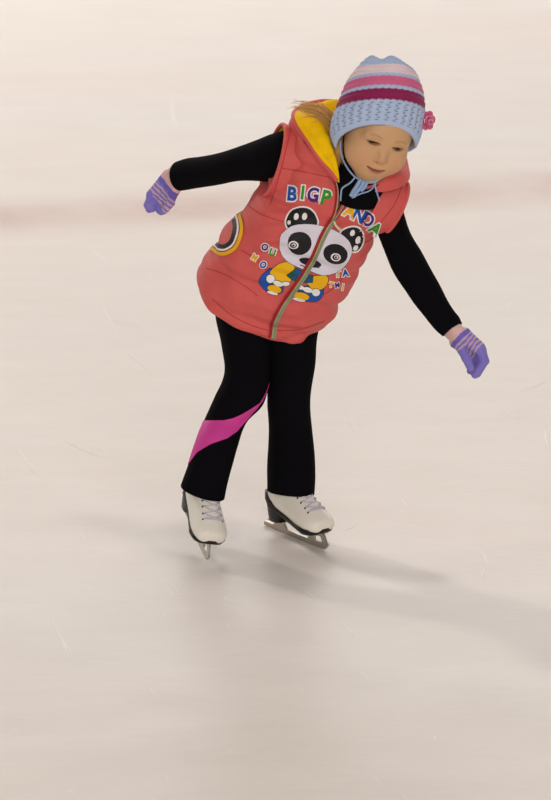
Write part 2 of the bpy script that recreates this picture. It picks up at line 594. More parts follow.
class Print:
    def __init__(s, tree):
        s.tree, s.mb = tree, MB()
    def poly2d(s, V2, F2, lift, mi, step=2.2, flat=False):
        bm = bmesh.new()
        vv = [bm.verts.new((x, y, 0)) for x, y in V2]
        for f in F2:
            try:
                bm.faces.new([vv[i] for i in f])
            except ValueError:
                pass
        bmesh.ops.triangulate(bm, faces=bm.faces)
        for _ in range(5):
            es = [e for e in bm.edges if e.calc_length() > step]
            if not es:
                break
            bmesh.ops.subdivide_edges(bm, edges=es, cuts=1)
            bmesh.ops.triangulate(bm, faces=[f for f in bm.faces if len(f.verts) > 3])
        bm.verts.index_update()
        P = [drape(v.co.x, v.co.y, lift, s.tree) for v in bm.verts]
        if flat:
            tt = np.array([np.linalg.norm(p - CAM) if p is not None else 1e9 for p in P])
            md_ = float(np.median(tt[tt < 1e8]))
            xy = np.array([v.co[:2] for v in bm.verts])
            ok = abs(tt - md_) < 0.035
            for q in np.where(~ok)[0]:
                near = np.where(ok)[0][np.argmin(((xy[ok] - xy[q]) ** 2).sum(1))]
                P[q] = CAM + ray(*xy[q]) * tt[near]
        keep = [f for f in bm.faces if all(P[v.index] is not None for v in f.verts)]
        s.mb.add([p if p is not None else (0, 0, 0) for p in P], [[v.index for v in f.verts] for f in keep], mi)
        bm.free()
    def poly(s, pts, lift, mi, smooth=0):
        pts = np.asarray(pts, float)
        if smooth:
            q = np.vstack([pts[-1], pts, pts[0], pts[1]])
            n = len(pts)
            o = []
            for i in range(n):
                a, b, c, d = q[i], q[i + 1], q[i + 2], q[i + 3]
                for t in np.linspace(0, 1, smooth, endpoint=False):
                    o.append(0.5 * (2 * b + (c - a) * t + (2 * a - 5 * b + 4 * c - d) * t * t + (3 * b - a - 3 * c + d) * t ** 3))
            pts = np.array(o)
        tris = tessellate_polygon([[Vector((x, y, 0)) for x, y in pts]])
        s.poly2d(pts, tris, lift, mi)
    def grown(s, pts, g, lift, mi, smooth=0):
        pts = np.asarray(pts, float)
        c = pts.mean(0)
        d = pts - c
        s.poly(c + d * (1 + g / np.linalg.norm(d, axis=1, keepdims=True)), lift, mi, smooth)
    def ell(s, cx, cy, rx, ry, rot, lift, mi, n=28):
        t = np.linspace(0, 2 * math.pi, n, endpoint=False)
        r = math.radians(rot)
        x, y = rx * np.cos(t), ry * np.sin(t)
        s.poly(np.stack([cx + x * math.cos(r) - y * math.sin(r), cy + x * math.sin(r) + y * math.cos(r)], -1), lift, mi)
    def strip(s, path, half, lift, mi, per=8):
        P = catmull(path, (len(path) - 1) * per + 1)
        T = unit(np.gradient(P, axis=0))
        Nn = np.stack([-T[:, 1], T[:, 0]], -1)
        rows = []
        for p, n in zip(P, Nn):
            rr = [drape(*(p + n * q * half), lift, s.tree) for q in (-1, -0.33, 0.33, 1)]
            if all(r is not None for r in rr):
                rows.append(rr)
        s.mb.grid(rows, False, mi)
    def letter(s, ch, cx, cy, h, rot, lift, mi, bold=0.02, wide=1.0, slant=0.0):
        cu = bpy.data.curves.new('t', 'FONT')
        cu.body = ch
        cu.offset = bold
        cu.resolution_u = 4
        ob = bpy.data.objects.new('t', cu)
        COL.objects.link(ob)
        dg = bpy.context.evaluated_depsgraph_get()
        me = bpy.data.meshes.new_from_object(ob.evaluated_get(dg))
        bpy.data.objects.remove(ob)
        V = np.array([v.co[:2] for v in me.vertices])
        Fc = [tuple(p.vertices) for p in me.polygons]
        bpy.data.meshes.remove(me)
        bpy.data.curves.remove(cu)
        c = (V.max(0) + V.min(0)) / 2
        hh = V[:, 1].max() - V[:, 1].min() - 2 * bold
        V = (V - c) * (h / hh)
        V[:, 0] = V[:, 0] * wide + V[:, 1] * slant
        r = math.radians(rot)
        x, y = V[:, 0], -V[:, 1]
        s.poly2d(np.stack([cx + x * math.cos(r) - y * math.sin(r), cy + x * math.sin(r) + y * math.cos(r)], -1), Fc, lift, mi, 2.5, True)

PM = [M_white, M_lav, M_ink, M_pblue, M_pgreen, M_ppurple, M_pyellow, M_teal, M_dgreen]
WH, LV, IK, BL, GR, PU, YE, TE, DG = range(9)
def one_letter(ch, x, y, h, rot, mi, b1, b2):
    p_ = Print(bv)
    p_.letter(ch, x, y, h, rot, 0.0006, WH, bold=b2, wide=0.88)
    p_.letter(ch, x, y, h, rot, 0.0011, mi, bold=b1, wide=0.88)
    p_.mb.build('letter', PM, vest, smooth=True, fix=False)
for ch, x, y, h, rot, mi in [('B', 292.6, 193.8, 13.2, 6, BL), ('I', 302.8, 192.6, 12.6, 6, GR), ('G', 313.2, 194.5, 13.2, 8, PU), ('P', 326.2, 197.6, 13.6, 14, GR),
                             ('A', 350.4, 210.6, 12.6, 24, YE), ('N', 359.2, 215.0, 12.6, 27, BL), ('D', 368.4, 219.8, 12.2, 31, PU), ('A', 375.6, 228.6, 11.6, 40, GR)]:
    one_letter(ch, x, y, h, rot, mi, 0.035, 0.105)
for ch, x, y, h, rot, mi in [('O', 265, 247.2, 6.6, 25, PU), ('U', 272.4, 252.6, 7.0, 20, GR), ('M', 254.8, 257.4, 5.6, 32, YE), ('O', 263.4, 264.6, 6.0, 40, BL),
                             ('T', 337.4, 273, 7.0, 0, YE), ('A', 345.2, 272.6, 6.6, -5, BL), ('T', 331, 284.4, 4.6, 10, YE), ('M', 337, 285, 4.6, -8, PU), ('I', 342.6, 287, 5.5, 10, YE)]:
    one_letter(ch, x, y, h, rot, mi, 0.05, 0.15)

K = lambda *a: [(240 + x / 3.936, 170 + y / 3.936) for x, y in a]
pd = Print(bv)
ear1 = K((188, 226), (183, 196), (202, 163), (236, 148), (272, 153), (296, 177), (303, 214), (262, 235), (215, 240))
ear2 = K((396, 250), (420, 230), (450, 224), (474, 236), (484, 265), (478, 295), (460, 318), (436, 316), (420, 285))
for e in (ear1, ear2):
    pd.grown(e, 1.6, 0.0006, WH, 4)
    pd.poly(e, 0.0009, IK, 4)
for cx, cy, rx, ry, ro in ((222, 183, 9, 14, 15), (254, 182, 10, 15, 10), (194, 207, 7, 9, 15), (442, 247, 9, 13, 25), (463, 275, 9, 15, 20), (454, 306, 9, 12, 30)):
    x, y = K((cx, cy))[0]
    pd.ell(x, y, rx / 3.936, ry / 3.936, ro, 0.0012, WH)
# trousers, sleeves, hands and feet of the printed panda
bl1 = K((76, 440), (104, 398), (128, 390), (165, 440), (165, 480), (118, 486))
bl2 = K((206, 492), (232, 462), (300, 455), (328, 462), (322, 498), (294, 517), (250, 512))
ye1 = K((118, 404), (150, 372), (200, 362), (214, 392), (196, 440), (150, 440))
ye2 = K((262, 425), (338, 416), (342, 448), (318, 468), (282, 466))
for sh, mi in ((bl1, BL), (bl2, BL), (ye1, YE), (ye2, YE)):
    pd.grown(sh, 0.55, 0.0009 if mi == BL else 0.0013, IK, 4)
    pd.poly(sh, 0.0011 if mi == BL else 0.0015, mi, 4)
for cx, cy, rx, ry, ro, mi in ((120, 427, 16, 15, 0, WH), (150, 445, 20, 10, 20, WH), (180, 446, 16, 8, 0, WH), (136, 466, 28, 15, 15, YE), (128, 482, 22, 6, 15, WH),
                               (298, 480, 16, 15, 0, WH), (266, 470, 20, 10, 15, WH), (238, 460, 14, 8, 20, WH), (240, 494, 32, 15, 12, YE), (232, 508, 25, 6, 12, WH)):
    x, y = K((cx, cy))[0]
    pd.ell(x, y, rx / 3.936 + 0.5, ry / 3.936 + 0.5, ro, 0.0017, IK)
    pd.ell(x, y, rx / 3.936, ry / 3.936, ro, 0.0019, mi)
face = K((160, 265), (180, 235), (215, 218), (265, 213), (330, 222), (385, 245), (425, 275), (440, 312), (430, 348), (405, 382), (370, 406), (325, 414), (275, 398), (225, 382), (180, 355), (158, 315))
pd.grown(face, 0.4, 0.0019, IK, 3)
pd.poly(face, 0.0021, LV, 3)
for cx, cy, rx, ry, ro in ((235, 286, 46, 45, 0), (375, 328, 48, 39, 15)):
    x, y = K((cx, cy))[0]
    pd.ell(x, y, rx / 3.936, ry / 3.936, ro, 0.0023, IK)
for cx, cy in ((211, 293), (375, 341)):
    x, y = K((cx, cy))[0]
    pd.ell(x, y, 4.9, 3.8, 10, 0.0025, WH)
    pd.ell(x, y, 3.4, 2.7, 10, 0.0027, IK)
    pd.ell(x + 0.4, y - 0.2, 2.1, 1.7, 10, 0.0029, LV)
    pd.ell(x, y, 1.0, 1.0, 0, 0.0031, IK)
x, y = K((276, 362))[0]
pd.ell(x, y, 11.5, 4.6, 14, 0.0023, IK)
pd.strip(K((235, 374), (262, 384), (285, 382), (312, 384)), 0.5, 0.0023, IK)
bow = K((184, 412), (222, 386), (262, 408), (286, 414), (284, 440), (236, 442), (206, 432))
pd.grown(bow, 0.5, 0.0023, IK)
pd.poly(bow, 0.0025, TE)
for cx, cy, mi in ((205, 410, DG), (228, 400, BL), (225, 425, DG), (258, 424, DG), (272, 430, BL), (244, 414, PU), (214, 421, BL)):
    x, y = K((cx, cy))[0]
    pd.ell(x, y, 2.0, 1.5, 20, 0.0027, mi)
pd.mb.build('panda_print', PM, vest, smooth=True, fix=False)

# ---- zipper: red placket, tape and metal teeth, then the two open edges
zp = Print(bv)
ZIP = [(271.5, 337), (274, 322), (282, 306), (291, 293), (303.5, 274), (313.7, 256.4), (323.8, 233.5), (333, 218)]
zp.strip(ZIP, 3.4, 0.0030, 0)
zp.strip([(x + 1.6, y + 0.6) for x, y in ZIP], 1.5, 0.0035, 1)
zp.strip([(x + 0.2, y) for x, y in ZIP], 0.55, 0.0038, 2)
zp.strip([(x + 3.1, y + 1.0) for x, y in ZIP], 0.45, 0.0038, 3)
def edge_tube(m, path, r, lift, mi):
    P = [drape(a, b, lift, bv) for a, b in catmull(path, 20)]
    P = [p for p in P if p is not None]
    m.tube(P, r, 8, mi, 2)
LEFT_EDGE = [(333, 219), (336, 211), (337.6, 203), (338.2, 190), (335.6, 178)]
RIGHT_EDGE = [(334, 218.5), (340.3, 209.6), (349.4, 195.4), (362.5, 182.0)]
M_teeth = mat('zipper_teeth', srgb(188, 178, 140), 0.35, 0.5, metal=0.6)
M_rose = mat('iridescent_tape', srgb(120, 150, 96), 0.4, 0.4)
for pth, sg in ((LEFT_EDGE, -1), (RIGHT_EDGE, 1)):
    edge_tube(zp.mb, [(a + sg * 1.8, b + 0.5) for a, b in pth], 0.0026, 0.0005, 0)
    edge_tube(zp.mb, [(a + sg * 0.5, b + 0.2) for a, b in pth], 0.0015, 0.0022, 2)
tab = [drape(333.4, 219, 0.006, bv), drape(335.5, 223, 0.010, bv), drape(338.5, 229.5, 0.009, bv)]
zp.mb.tube(tab, [0.0022, 0.0026, 0.0032], 8, 4)
zp.mb.build('zipper', [M_dcoral, M_rose, M_teeth, mat('lilac_tape', srgb(168, 140, 150), 0.5, 0.3), mat('cream_zip_pull', srgb(222, 210, 180), 0.5, 0.3)], vest, fix=False)

# ---- stitched seams of the quilting
for path in ([(291, 127), (287, 146), (281.5, 168), (275, 190), (270, 205)], [(270.5, 165.5), (284, 168.5), (300, 171), (333, 178)], [(241, 198), (254, 210), (268, 217), (284, 222)],
             [(241, 250), (256, 259), (266, 270)], [(212, 298.5), (232, 315.5), (252, 325.5), (268, 330.5)], [(276, 330.5), (300, 329.5), (325, 321)],
             [(318, 298), (336, 286), (346, 271)], [(352, 246), (364, 243), (376, 236)], [(402, 186), (394, 205), (376, 228)], [(206, 268), (226, 275), (246, 287), (258, 296)]):
    sm = Print(bv)
    sm.strip(path, 0.42, 0.0005, 0)
    sm.mb.build('seam', mat('coral_stitching', srgb(186, 66, 64), 0.8, 0.1), vest, fix=False)
# ---- knitted pocket edge on the vest's side
pk = Print(bv)
Q = lambda *a: [(185 + x / 6.12, 190 + y / 6.12) for x, y in a]
arc = np.array(Q((308, 165), (318, 235), (296, 318), (250, 356), (205, 352), (172, 328)))
cpt = np.array(Q((215, 235))[0])
def off(d):
    return [tuple(p + d * unit(p - cpt)) for p in arc]
pk.strip(off(-1.5), 2.4, 0.0016, 0)
pk.strip(off(1.6), 1.0, 0.0022, 1)
pk.strip(off(3.2), 0.9, 0.0022, 2)
pk.strip(off(5.4), 1.7, 0.0024, 3)
pk.mb.build('pocket_trim', [M_ink, M_white, M_dcoral, M_pyellow, M_coral], vest, fix=False)

# ---- hood folded on the shoulders: rim, yellow lining, coral outside
rim = np.array([at(*p) for p in [(337, 181, -0.122), (331, 172, -0.118), (320, 160, -0.108), (307, 141, -0.085), (293.5, 119, -0.045), (299, 108, 0.02), (325, 101, 0.065), (360, 108, 0.075),
                                 (385, 138, 0.03), (397, 164, -0.035), (394, 172, -0.072), (386, 178, -0.095), (376, 183, -0.110), (366, 187.5, -0.118)]])
neck = np.array([at(*p) for p in [(339.5, 183, -0.120), (339, 172, -0.112), (338, 160, -0.096), (336, 146, -0.075), (335, 132, -0.050), (340, 122, -0.02), (352, 122, 0.005), (366, 128, 0.01),
                                  (378, 142, 0.00), (384, 158, -0.03), (383, 168, -0.06), (378, 176, -0.085), (371, 182, -0.100), (364, 187.5, -0.114)]])
outr = np.array([at(*p) for p in [(336, 183, -0.112), (328, 175, -0.104), (316, 166, -0.090), (302, 149, -0.062), (289, 130, -0.015), (290, 128, 0.04), (318, 128, 0.09), (355, 138, 0.10),
                                  (400, 150, 0.05), (409, 168, 0.00), (409, 180, -0.050), (399, 188, -0.082), (383, 192, -0.100), (368, 191, -0.112)]])
nn = 70
R_, N_, O_ = catmull(rim, nn), catmull(neck, nn), catmull(outr, nn)
up = unit(0.5 * Uv + 0.6 * np.array([0, -0.6, 0.8]))
lining, shell = [], []
for i in range(nn):
    e = math.sin(math.pi * i / (nn - 1)) ** 0.6
    fold = 0.0016 * math.sin(i * 0.9) + 0.0012 * math.sin(i * 2.1)
    lining.append([R_[i] + (N_[i] - R_[i]) * t + up * (0.021 * e * math.sin(math.pi * t) ** 0.8 + 0.0055 * e * math.sin(3 * math.pi * t + 0.12 * i) + fold * math.sin(math.pi * t)) for t in np.linspace(0, 1, 24)])
    shell.append([R_[i] + (O_[i] - R_[i]) * t + up * 0.010 * e * math.sin(math.pi * t) for t in np.linspace(0, 1, 10)])
mb = MB()
mb.grid(lining, False, 0)
mb.grid(shell, False, 1)
mb.tube(R_, 0.0042, 10, 1, 1)
hood = mb.build('hood', [M_yellow, M_coral], vest, fix=False)

# ---- armhole binding
ARM_R = [(290, 130, 287, 186, 0.016), (276, 133, 271, 182, 0.028), (258, 140, 256, 181, 0.052), (236, 147, 238, 181, 0.085), (216, 153, 219, 184, 0.125), (198, 157.5, 203, 187, 0.165), (185, 159.5, 191.5, 189.5, 0.193), (175.0, 162.5, 184.5, 190.5, 0.208)]
ARM_L = [(372, 205, 405, 186, 0.0), (376, 226, 402, 206, -0.02), (385, 252, 408, 228, -0.045), (397, 277, 420, 251, -0.068), (410, 297, 433, 273, -0.090), (421, 312, 445, 295, -0.108), (429, 323, 454, 309, -0.118), (436, 330.5, 459, 316, -0.126), (443, 336, 462, 323, -0.132)]
sl_r, cr = silhouette_loft([(307, 147, 303, 170, 0.040), (299, 137, 296, 180, 0.028)] + ARM_R, 86, 48, 1.0)
sl_l, cl = silhouette_loft([(355, 202, 385, 180, 0.03), (364, 203, 396, 183, 0.018)] + ARM_L, 86, 48, 1.0)
mb = MB()
GT = torso_rings(60, 80, 0.016)[:45]
mb.grid(GT, True, 0, True, True)
for Gx, c, sd in ((sl_r, cr, 1), (sl_l, cl, 4)):
    mb.grid(crumple(Gx, c, 0.0011, sd), True, 0, True, True)
# roll neck
nk, nc = silhouette_loft([(328, 188, 382, 200, -0.055), (334, 172, 386, 184, -0.07), (339, 158, 388, 170, -0.085), (345, 146, 392, 156, -0.095)], 16, 40, 0.95)
mb.grid(nk, True, 0, True, True)
mb.build('black_sweater', M_black, person)
for cc, e0 in ARMHOLES:
    mb = MB()
    mb.tube(np.vstack([e0, e0[:1]]), 0.0040, 8, 0, 1)
    mb.build('armhole_binding', M_coral, vest)

# skate poses (heel and toe of the blade on the ice)
hl, tl = on_ice(268, 526.5), on_ice(329.5, 552)
hl[2] = tl[2] = 0
def pose(mid, fwd, pitch, roll=0.0):
    f = unit(np.array([fwd[0], fwd[1], 0]))
    yw = math.atan2(f[1], f[0])
    return Matrix.Translation(Vector(mid)) @ Matrix.Rotation(yw, 4, 'Z') @ Matrix.Rotation(pitch, 4, 'Y') @ Matrix.Rotation(roll, 4, 'X')
ML = pose((hl + tl) / 2 + np.array([0, 0, 0.0005]), tl - hl, 0.0)
toe_r = on_ice(206, 560.5)
fr = unit(np.array([0.045, -0.16, 0]))
PR_ = 0.26
MR = Matrix.Translation(Vector(toe_r)) @ Matrix.Rotation(math.atan2(fr[1], fr[0]), 4, 'Z') @ Matrix.Rotation(PR_, 4, 'Y') @ Matrix.Rotation(-0.22, 4, 'X') @ Matrix.Translation(Vector((-0.088, 0, 0.001)))
sk = lambda M, x, z: np.array(M @ Vector((x, 0, z)))
yR, yL = sk(MR, -.032, .115)[1], sk(ML, -.032, .115)[1]
# ---- trousers
LEG_R = [(214, 296, 276, 330, 0.080), (216, 316, 271, 345, 0.070), (221, 340, 270, 362, 0.054), (225, 365, 269.5, 378, 0.038), (222, 381, 268, 391, 0.028), (214, 397, 262.5, 406, 0.022), (204, 421, 246, 424, 0.010), (194, 446, 236.5, 449, yR - .012), (187, 468, 230, 475, yR - .014), (181, 485.5, 225, 498, yR - .014)]
LEG_L = [(255, 320, 324, 312, 0.095), (262, 340, 318, 335, 0.086), (266, 362, 315.5, 362, 0.074), (267.5, 388, 311.5, 388, 0.062), (267.5, 408, 310.5, 408, 0.060), (268, 430, 312, 430, 0.066), (268.5, 453, 315, 453, yL + .004), (267, 474, 315, 475, yL - .008), (266.5, 490, 314.5, 494, yL - .013)]
lr, lrc = silhouette_loft(LEG_R, 120, 72, 1.0, 2.1)
ll, llc = silhouette_loft(LEG_L, 120, 72, 1.0, 2.1)
lr = crumple(lr, lrc, 0.0009, 2)
ll = crumple(ll, llc, 0.0012, 5)
mb = MB()
for Gx in (lr, ll):
    e = Gx[-1]
    c = e.mean(0)
    Gy = np.concatenate([Gx, (c + (e - c) * 0.93)[None], (Gx[-14].mean(0) + (Gx[-14] - Gx[-14].mean(0)) * 0.9)[None]])
    mb.grid(Gy, True, 0, True, False)
gp = [(at(248, 312, 0.085), 0.052, at(288, 312, 0.095), 0.052)]
V, Fc = nets(gp, 0.01, 0.006)
mb.add(V, Fc)
trousers = mb.build('trousers', M_black, person)
# pink swoosh sewn into the leg: follows the cloth all round the outer side
ref = pix(lr)
nR, nT = lr.shape[:2]
def leg_t(theta_i, ys):
    return np.interp(ys, ref[:, theta_i, 1], np.arange(nR))
top_e = np.array([(188, 420), (203, 420.5), (224, 420.5), (234, 418), (243, 413.5), (252, 408), (260, 402.5), (266, 391), (269, 382)])
bot_e = np.array([(176, 480), (188, 465), (197.7, 452), (211, 444), (227, 438.5), (243, 427), (258, 410.5), (265, 396), (269, 384)])
rows = []
cols = [j for j in range(nT) if (lr[60, j] - lrc[60]) @ FW < 0.004]
cols.sort(key=lambda j: ref[60, j, 0])
for j in cols:
    def solve(edge):
        yy = ref[:, j, 1]
        target = np.interp(ref[:, j, 0], edge[:, 0], edge[:, 1])
        d = yy - target
        k = np.argmax(d > 0)
        return k - 1 + d[k - 1] / (d[k - 1] - d[k]) if k > 0 else 0.0
    t0, t1 = solve(top_e), solve(bot_e)
    row = []
    for t in np.linspace(t0, max(t1, t0 + 0.01), 14):
        i = int(min(max(t, 0), nR - 2)); f = t - i
        p = lr[i, j] * (1 - f) + lr[i + 1, j] * f
        c = lrc[i] * (1 - f) + lrc[i + 1] * f
        row.append(p + unit(p - c) * 0.0012)
    rows.append(row)
# carry the panel on round the outer side of the leg
mb = MB()
mb.grid(rows)
pp = mb.build('pink_panel', M_pink, trousers)
pp['label'] = 'bright pink swoosh panel'

# ---- head frame
HC = at(379.5, 129.0, -0.112)
yaw, pit, rol = math.radians(19), math.radians(17), math.radians(18.5)
Rm = Matrix.Rotation(rol, 3, Vector(-FW * -1)) @ Matrix.Rotation(yaw, 3, 'Z') @ Matrix.Rotation(pit, 3, 'X')
Rm = np.array(Rm)
# local x = viewer's right, local -y = face direction, z = up
def h2w(P):
    return HC + (np.asarray(P) * ZS) @ Rm.T
def w2h(P):
    return ((np.asarray(P) - HC) @ Rm) / ZS
ZS = np.array([1.0, 1.0, 1.09])
def smin(a, b, k):
    h = np.clip(0.5 + 0.5 * (b - a) / k, 0, 1)
    return b * (1 - h) + a * h - k * h * (1 - h)
def ell(P, c, r):
    q = (P - np.array(c)) / np.array(r)
    k0 = np.linalg.norm(q, axis=1)
    k1 = np.linalg.norm(q / np.array(r), axis=1) + 1e-9
    return k0 * (k0 - 1) / k1
def cone(P, a, ra, b, rb):
    a, b = np.array(a), np.array(b)
    ab = b - a
    t = np.clip((P - a) @ ab / (ab @ ab), 0, 1)
    return np.linalg.norm(P - a - t[:, None] * ab, axis=1) - (ra + t * (rb - ra))
def head_sdf(P):
    P = P.copy()
    P[:, 0] = abs(P[:, 0])          # symmetric
    d = ell(P, (0, .014, .014), (.0680, .0800, .0690))
    d = smin(d, ell(P, (0, -.018, -.034), (.0545, .0520, .0500)), .03)
    d = smin(d, ell(P, (.0305, -.041, -.031), (.0275, .0250, .0265)), .018)      # cheek
    d = smin(d, ell(P, (0, -.050, -.068), (.0200, .0165, .0150)), .022)        # chin
    d = smin(d, ell(P, (0, -.056, -.047), (.0190, .0140, .0150)), .012)        # muzzle
    d = smin(d, cone(P, (0, -.0600, .002), .0060, (0, -.0765, -.0190), .0082), .011)   # nose bridge to tip
    d = smin(d, ell(P, (.0088, -.0690, -.0225), (.0055, .0066, .0052)), .005)  # nostril wing
    d = smin(d, ell(P, (0, -.0695, -.0412), (.0140, .0052, .0032)), .004)      # upper lip
    d = smin(d, ell(P, (0, -.0675, -.0505), (.0115, .0056, .0040)), .004)      # lower lip
    d = smin(d, ell(P, (.024, -.059, .013), (.0170, .0055, .0048)), .020)      # brow
    d = smin(d, ell(P, (.0690, .012, -.006), (.0060, .0140, .0190)), .006)     # ear
    d = smin(d, cone(P, (0, .012, -.055), .042, (0, .035, -.150), .040), .02)  # neck
    return d
nth, nph = 300, 320
s_ = np.linspace(0.004, 0.997, nth)
th = math.pi * s_ ** 1.45
ph = np.linspace(0, 2 * math.pi, nph, endpoint=False)
TH, PH = np.meshgrid(th, ph, indexing='ij')
# pole points at the face (-y)
dirs = np.stack([np.sin(TH) * np.cos(PH), -np.cos(TH), np.sin(TH) * np.sin(PH)], -1).reshape(-1, 3)
O = np.array([0, 0.0, -0.022])
t = np.zeros(len(dirs))
for _ in range(90):
    d = head_sdf(O + dirs * t[:, None])
    t += np.clip(-d, -0.01, 0.02) * 0.8
P = O + dirs * t[:, None]
EYX, EYZ, EW = 0.0254, 0.0035, 0.0136
def eye_open(P):
    """>0 inside the lid opening"""
    x = (abs(P[:, 0]) - EYX) / EW
    z = P[:, 2] - EYZ + 0.0012 * x * np.sign(1)
    top = 0.0037 * np.clip(1 - x * x, 0, 1) ** 0.7
    botm = -0.0038 * np.clip(1 - x * x, 0, 1) ** 0.9
    return np.where(abs(x) < 1, np.minimum(top - z, z - botm), -0.02), x, z, top, botm
frontm = P[:, 1] < -0.03
op, ex, ez, et, eb = eye_open(P)
# lid fold above, soft bag below, then open the lids
lid = 0.0026 * np.exp(-((ez - et - 0.0022) / 0.0024) ** 2) * np.clip(1.2 - ex ** 2, 0, 1)
crease = -0.0016 * np.exp(-((ez - et - 0.0062) / 0.0018) ** 2) * np.clip(1.2 - ex ** 2, 0, 1)
bag = 0.0014 * np.exp(-((ez - eb + 0.0022) / 0.0022) ** 2) * np.clip(1.2 - ex ** 2, 0, 1)
disp = np.where(frontm, lid + crease + bag, 0)
disp = np.where(frontm & (op > 0), -0.0055 * np.clip(op / 0.0012, 0, 1), disp)
# mouth line and philtrum
mx = P[:, 0]
ml = -0.0458 + 0.0022 * (mx / 0.015) ** 2
mouth = np.exp(-((P[:, 2] - ml) / 0.0011) ** 2) * np.clip(1 - (mx / 0.0185) ** 4, 0, 1)
disp += np.where(frontm, -0.0034 * mouth, 0)
# nostrils
nost = np.exp(-(((abs(mx) - 0.0050) / 0.0024) ** 2 + ((P[:, 2] + 0.0285) / 0.0017) ** 2))
disp += np.where(frontm, -0.003 * nost, 0)
P = P + dirs * disp[:, None]
mb = MB()
mb.grid(h2w(P).reshape(nth, nph, 3), True, 0, True, True)
head_me = bpy.data.meshes.new('head')
head_me.from_pydata(mb.v, [], mb.f)

# ---- the rest of the body inside the clothes, limb by limb, blended into one surface
def ctr(st, i):
    a = st[i]
    return (at(a[0], a[1], a[4]) + at(a[2], a[3], a[4])) / 2
body = []
def chain(*pr_):
    for (a, ra), (b, rb) in zip(pr_[:-1], pr_[1:]):
        body.append((a, ra, b, rb))
pel = H + Uv * 0.03
chain((pel, .055), (H + Uv * 0.2, .070), (H + Uv * .31, .070))
chain((H + Uv * .31 - Sv * .07, .028), (H + Uv * .31 + Sv * .075, .028))
chain((H + Uv * .31, .060), (h2w([0, .035, -.14]), .038), (h2w([0, .02, -.09]), .038))
chain((H + Uv * .31 - Sv * .075, .026), (ctr(ARM_R, 1), .024), (ctr(ARM_R, 3), .022), (ctr(ARM_R, 4), .021), (ctr(ARM_R, 6), .0165), (ctr(ARM_R, 7), .011))
chain((H + Uv * .31 + Sv * .08, .026), (ctr(ARM_L, 1), .024), (ctr(ARM_L, 3), .021), (ctr(ARM_L, 5), .021), (ctr(ARM_L, 7), .0165), (ctr(ARM_L, 8), .010))
AR, AL = np.array([0.045, 0.10, 0.0]), 0
chain((pel - Sv * .02, .050), (ctr(LEG_R, 1), .034), (ctr(LEG_R, 3), .029), (ctr(LEG_R, 4), .029), (ctr(LEG_R, 6), .024), (ctr(LEG_R, 8), .024), (sk(MR, -.035, .145), .024), (sk(MR, -.045, .093), .022), (sk(MR, .055, .059), .012))
chain((pel + Sv * .02, .050), (ctr(LEG_L, 1), .034), (ctr(LEG_L, 3), .029), (ctr(LEG_L, 4), .029), (ctr(LEG_L, 6), .026), (ctr(LEG_L, 7), .025), (sk(ML, -.035, .145), .024), (sk(ML, -.045, .093), .022), (sk(ML, .055, .059), .012))

# hands: wrist, palm spread and five bent fingers, from picture points with a depth
HAND_R = dict(wrist=(172.5, 180.5, .212), ax=((176, 178, .210), (156, 201, .220)),
              meta=[((168, 175.5, .222), (151.5, 195, .228)), ((170, 180, .222), (155, 199, .226)), ((172, 185, .214), (160.5, 202.5, .216)), ((174, 190, .206), (166, 204.5, .206))],
              fingers=[[(151, 196, .226), (147.8, 205, .220), (149.2, 209.5, .212)],
                       [(155, 200, .222), (151.6, 207, .208), (152.2, 209, .198)],
                       [(161, 203.5, .212), (159.8, 210, .202), (161.2, 212, .194)],
                       [(166, 205.5, .204), (164.0, 210, .192), (163.6, 211.5, .184)]],
              thumb=[(172.5, 196, .196), (170.5, 203, .184), (166.5, 208.5, .178)])
HAND_L = dict(wrist=(457, 335, -.134), ax=((453.5, 331, -.132), (473, 351, -.150)),
              meta=[((461, 337, -.140), (477.5, 348.5, -.154)), ((464.5, 334, -.132), (479.5, 347, -.143)), ((460, 338, -.127), (474, 349, -.131)), ((456, 342, -.124), (468, 351, -.121))],
              fingers=[[(480.5, 351, -.157), (483.5, 362, -.161), (475, 375, -.160)],
                       [(482, 350, -.145), (485, 361, -.148), (477.5, 374, -.150)],
                       [(477, 351, -.132), (481, 363, -.133), (474, 373.5, -.138)],
                       [(471, 353, -.122), (475, 363, -.121), (470, 371, -.128)]],
              thumb_base=(457, 343, -.142), thumb=[(461.5, 349.5, -.158), (466, 358, -.170), (470.5, 368, -.174)])
def hand_prims(Hd, grow):
    w0 = at(*Hd['wrist'])
    o = []
    for k, (a, b) in enumerate(Hd['meta']):
        o.append((at(*a), .0118 + grow, at(*b), .0102 + grow))
        o.append((w0, .0135 + grow, at(*a), .0118 + grow))
    for k, fg in enumerate(Hd['fingers'] + [Hd['thumb']]):
        q = [at(*p) for p in fg]
        r0 = (.0078, .0076, .0076, .0070, .0082)[k] + grow
        o.append((at(*Hd['meta'][k][1]) if k < 4 else at(*Hd.get('thumb_base', Hd['meta'][3][0])), .0095 + grow, q[0], r0))
        o.append((q[0], r0, q[1], r0 * .96))
        o.append((q[1], r0 * .96, q[2], r0 * .86))
    return o
body += hand_prims(HAND_R, -.0034) + hand_prims(HAND_L, -.0034)
V, Fc = nets(body, 0.006, 0.0034)
bo = link('skin_tmp', mesh_of(V, Fc, 'body'), [], None, True)
ho = link('head_tmp', head_me, [], None, True)
md = ho.modifiers.new('u', 'BOOLEAN')
md.operation = 'UNION'
md.solver = 'EXACT'
md.object = bo
dg = bpy.context.evaluated_depsgraph_get()
me = bpy.data.meshes.new_from_object(ho.evaluated_get(dg))
bpy.data.objects.remove(ho)
bpy.data.objects.remove(bo)
M_skin = mat('skin', (0.7, 0.5, 0.36, 1), 0.5, 0.3, attr='Col', sss=0.15)
bodyo = link('body', me, [], person)
me.materials.clear()
me.materials.append(M_skin)
W = coords(bodyo)
L = w2h(W)
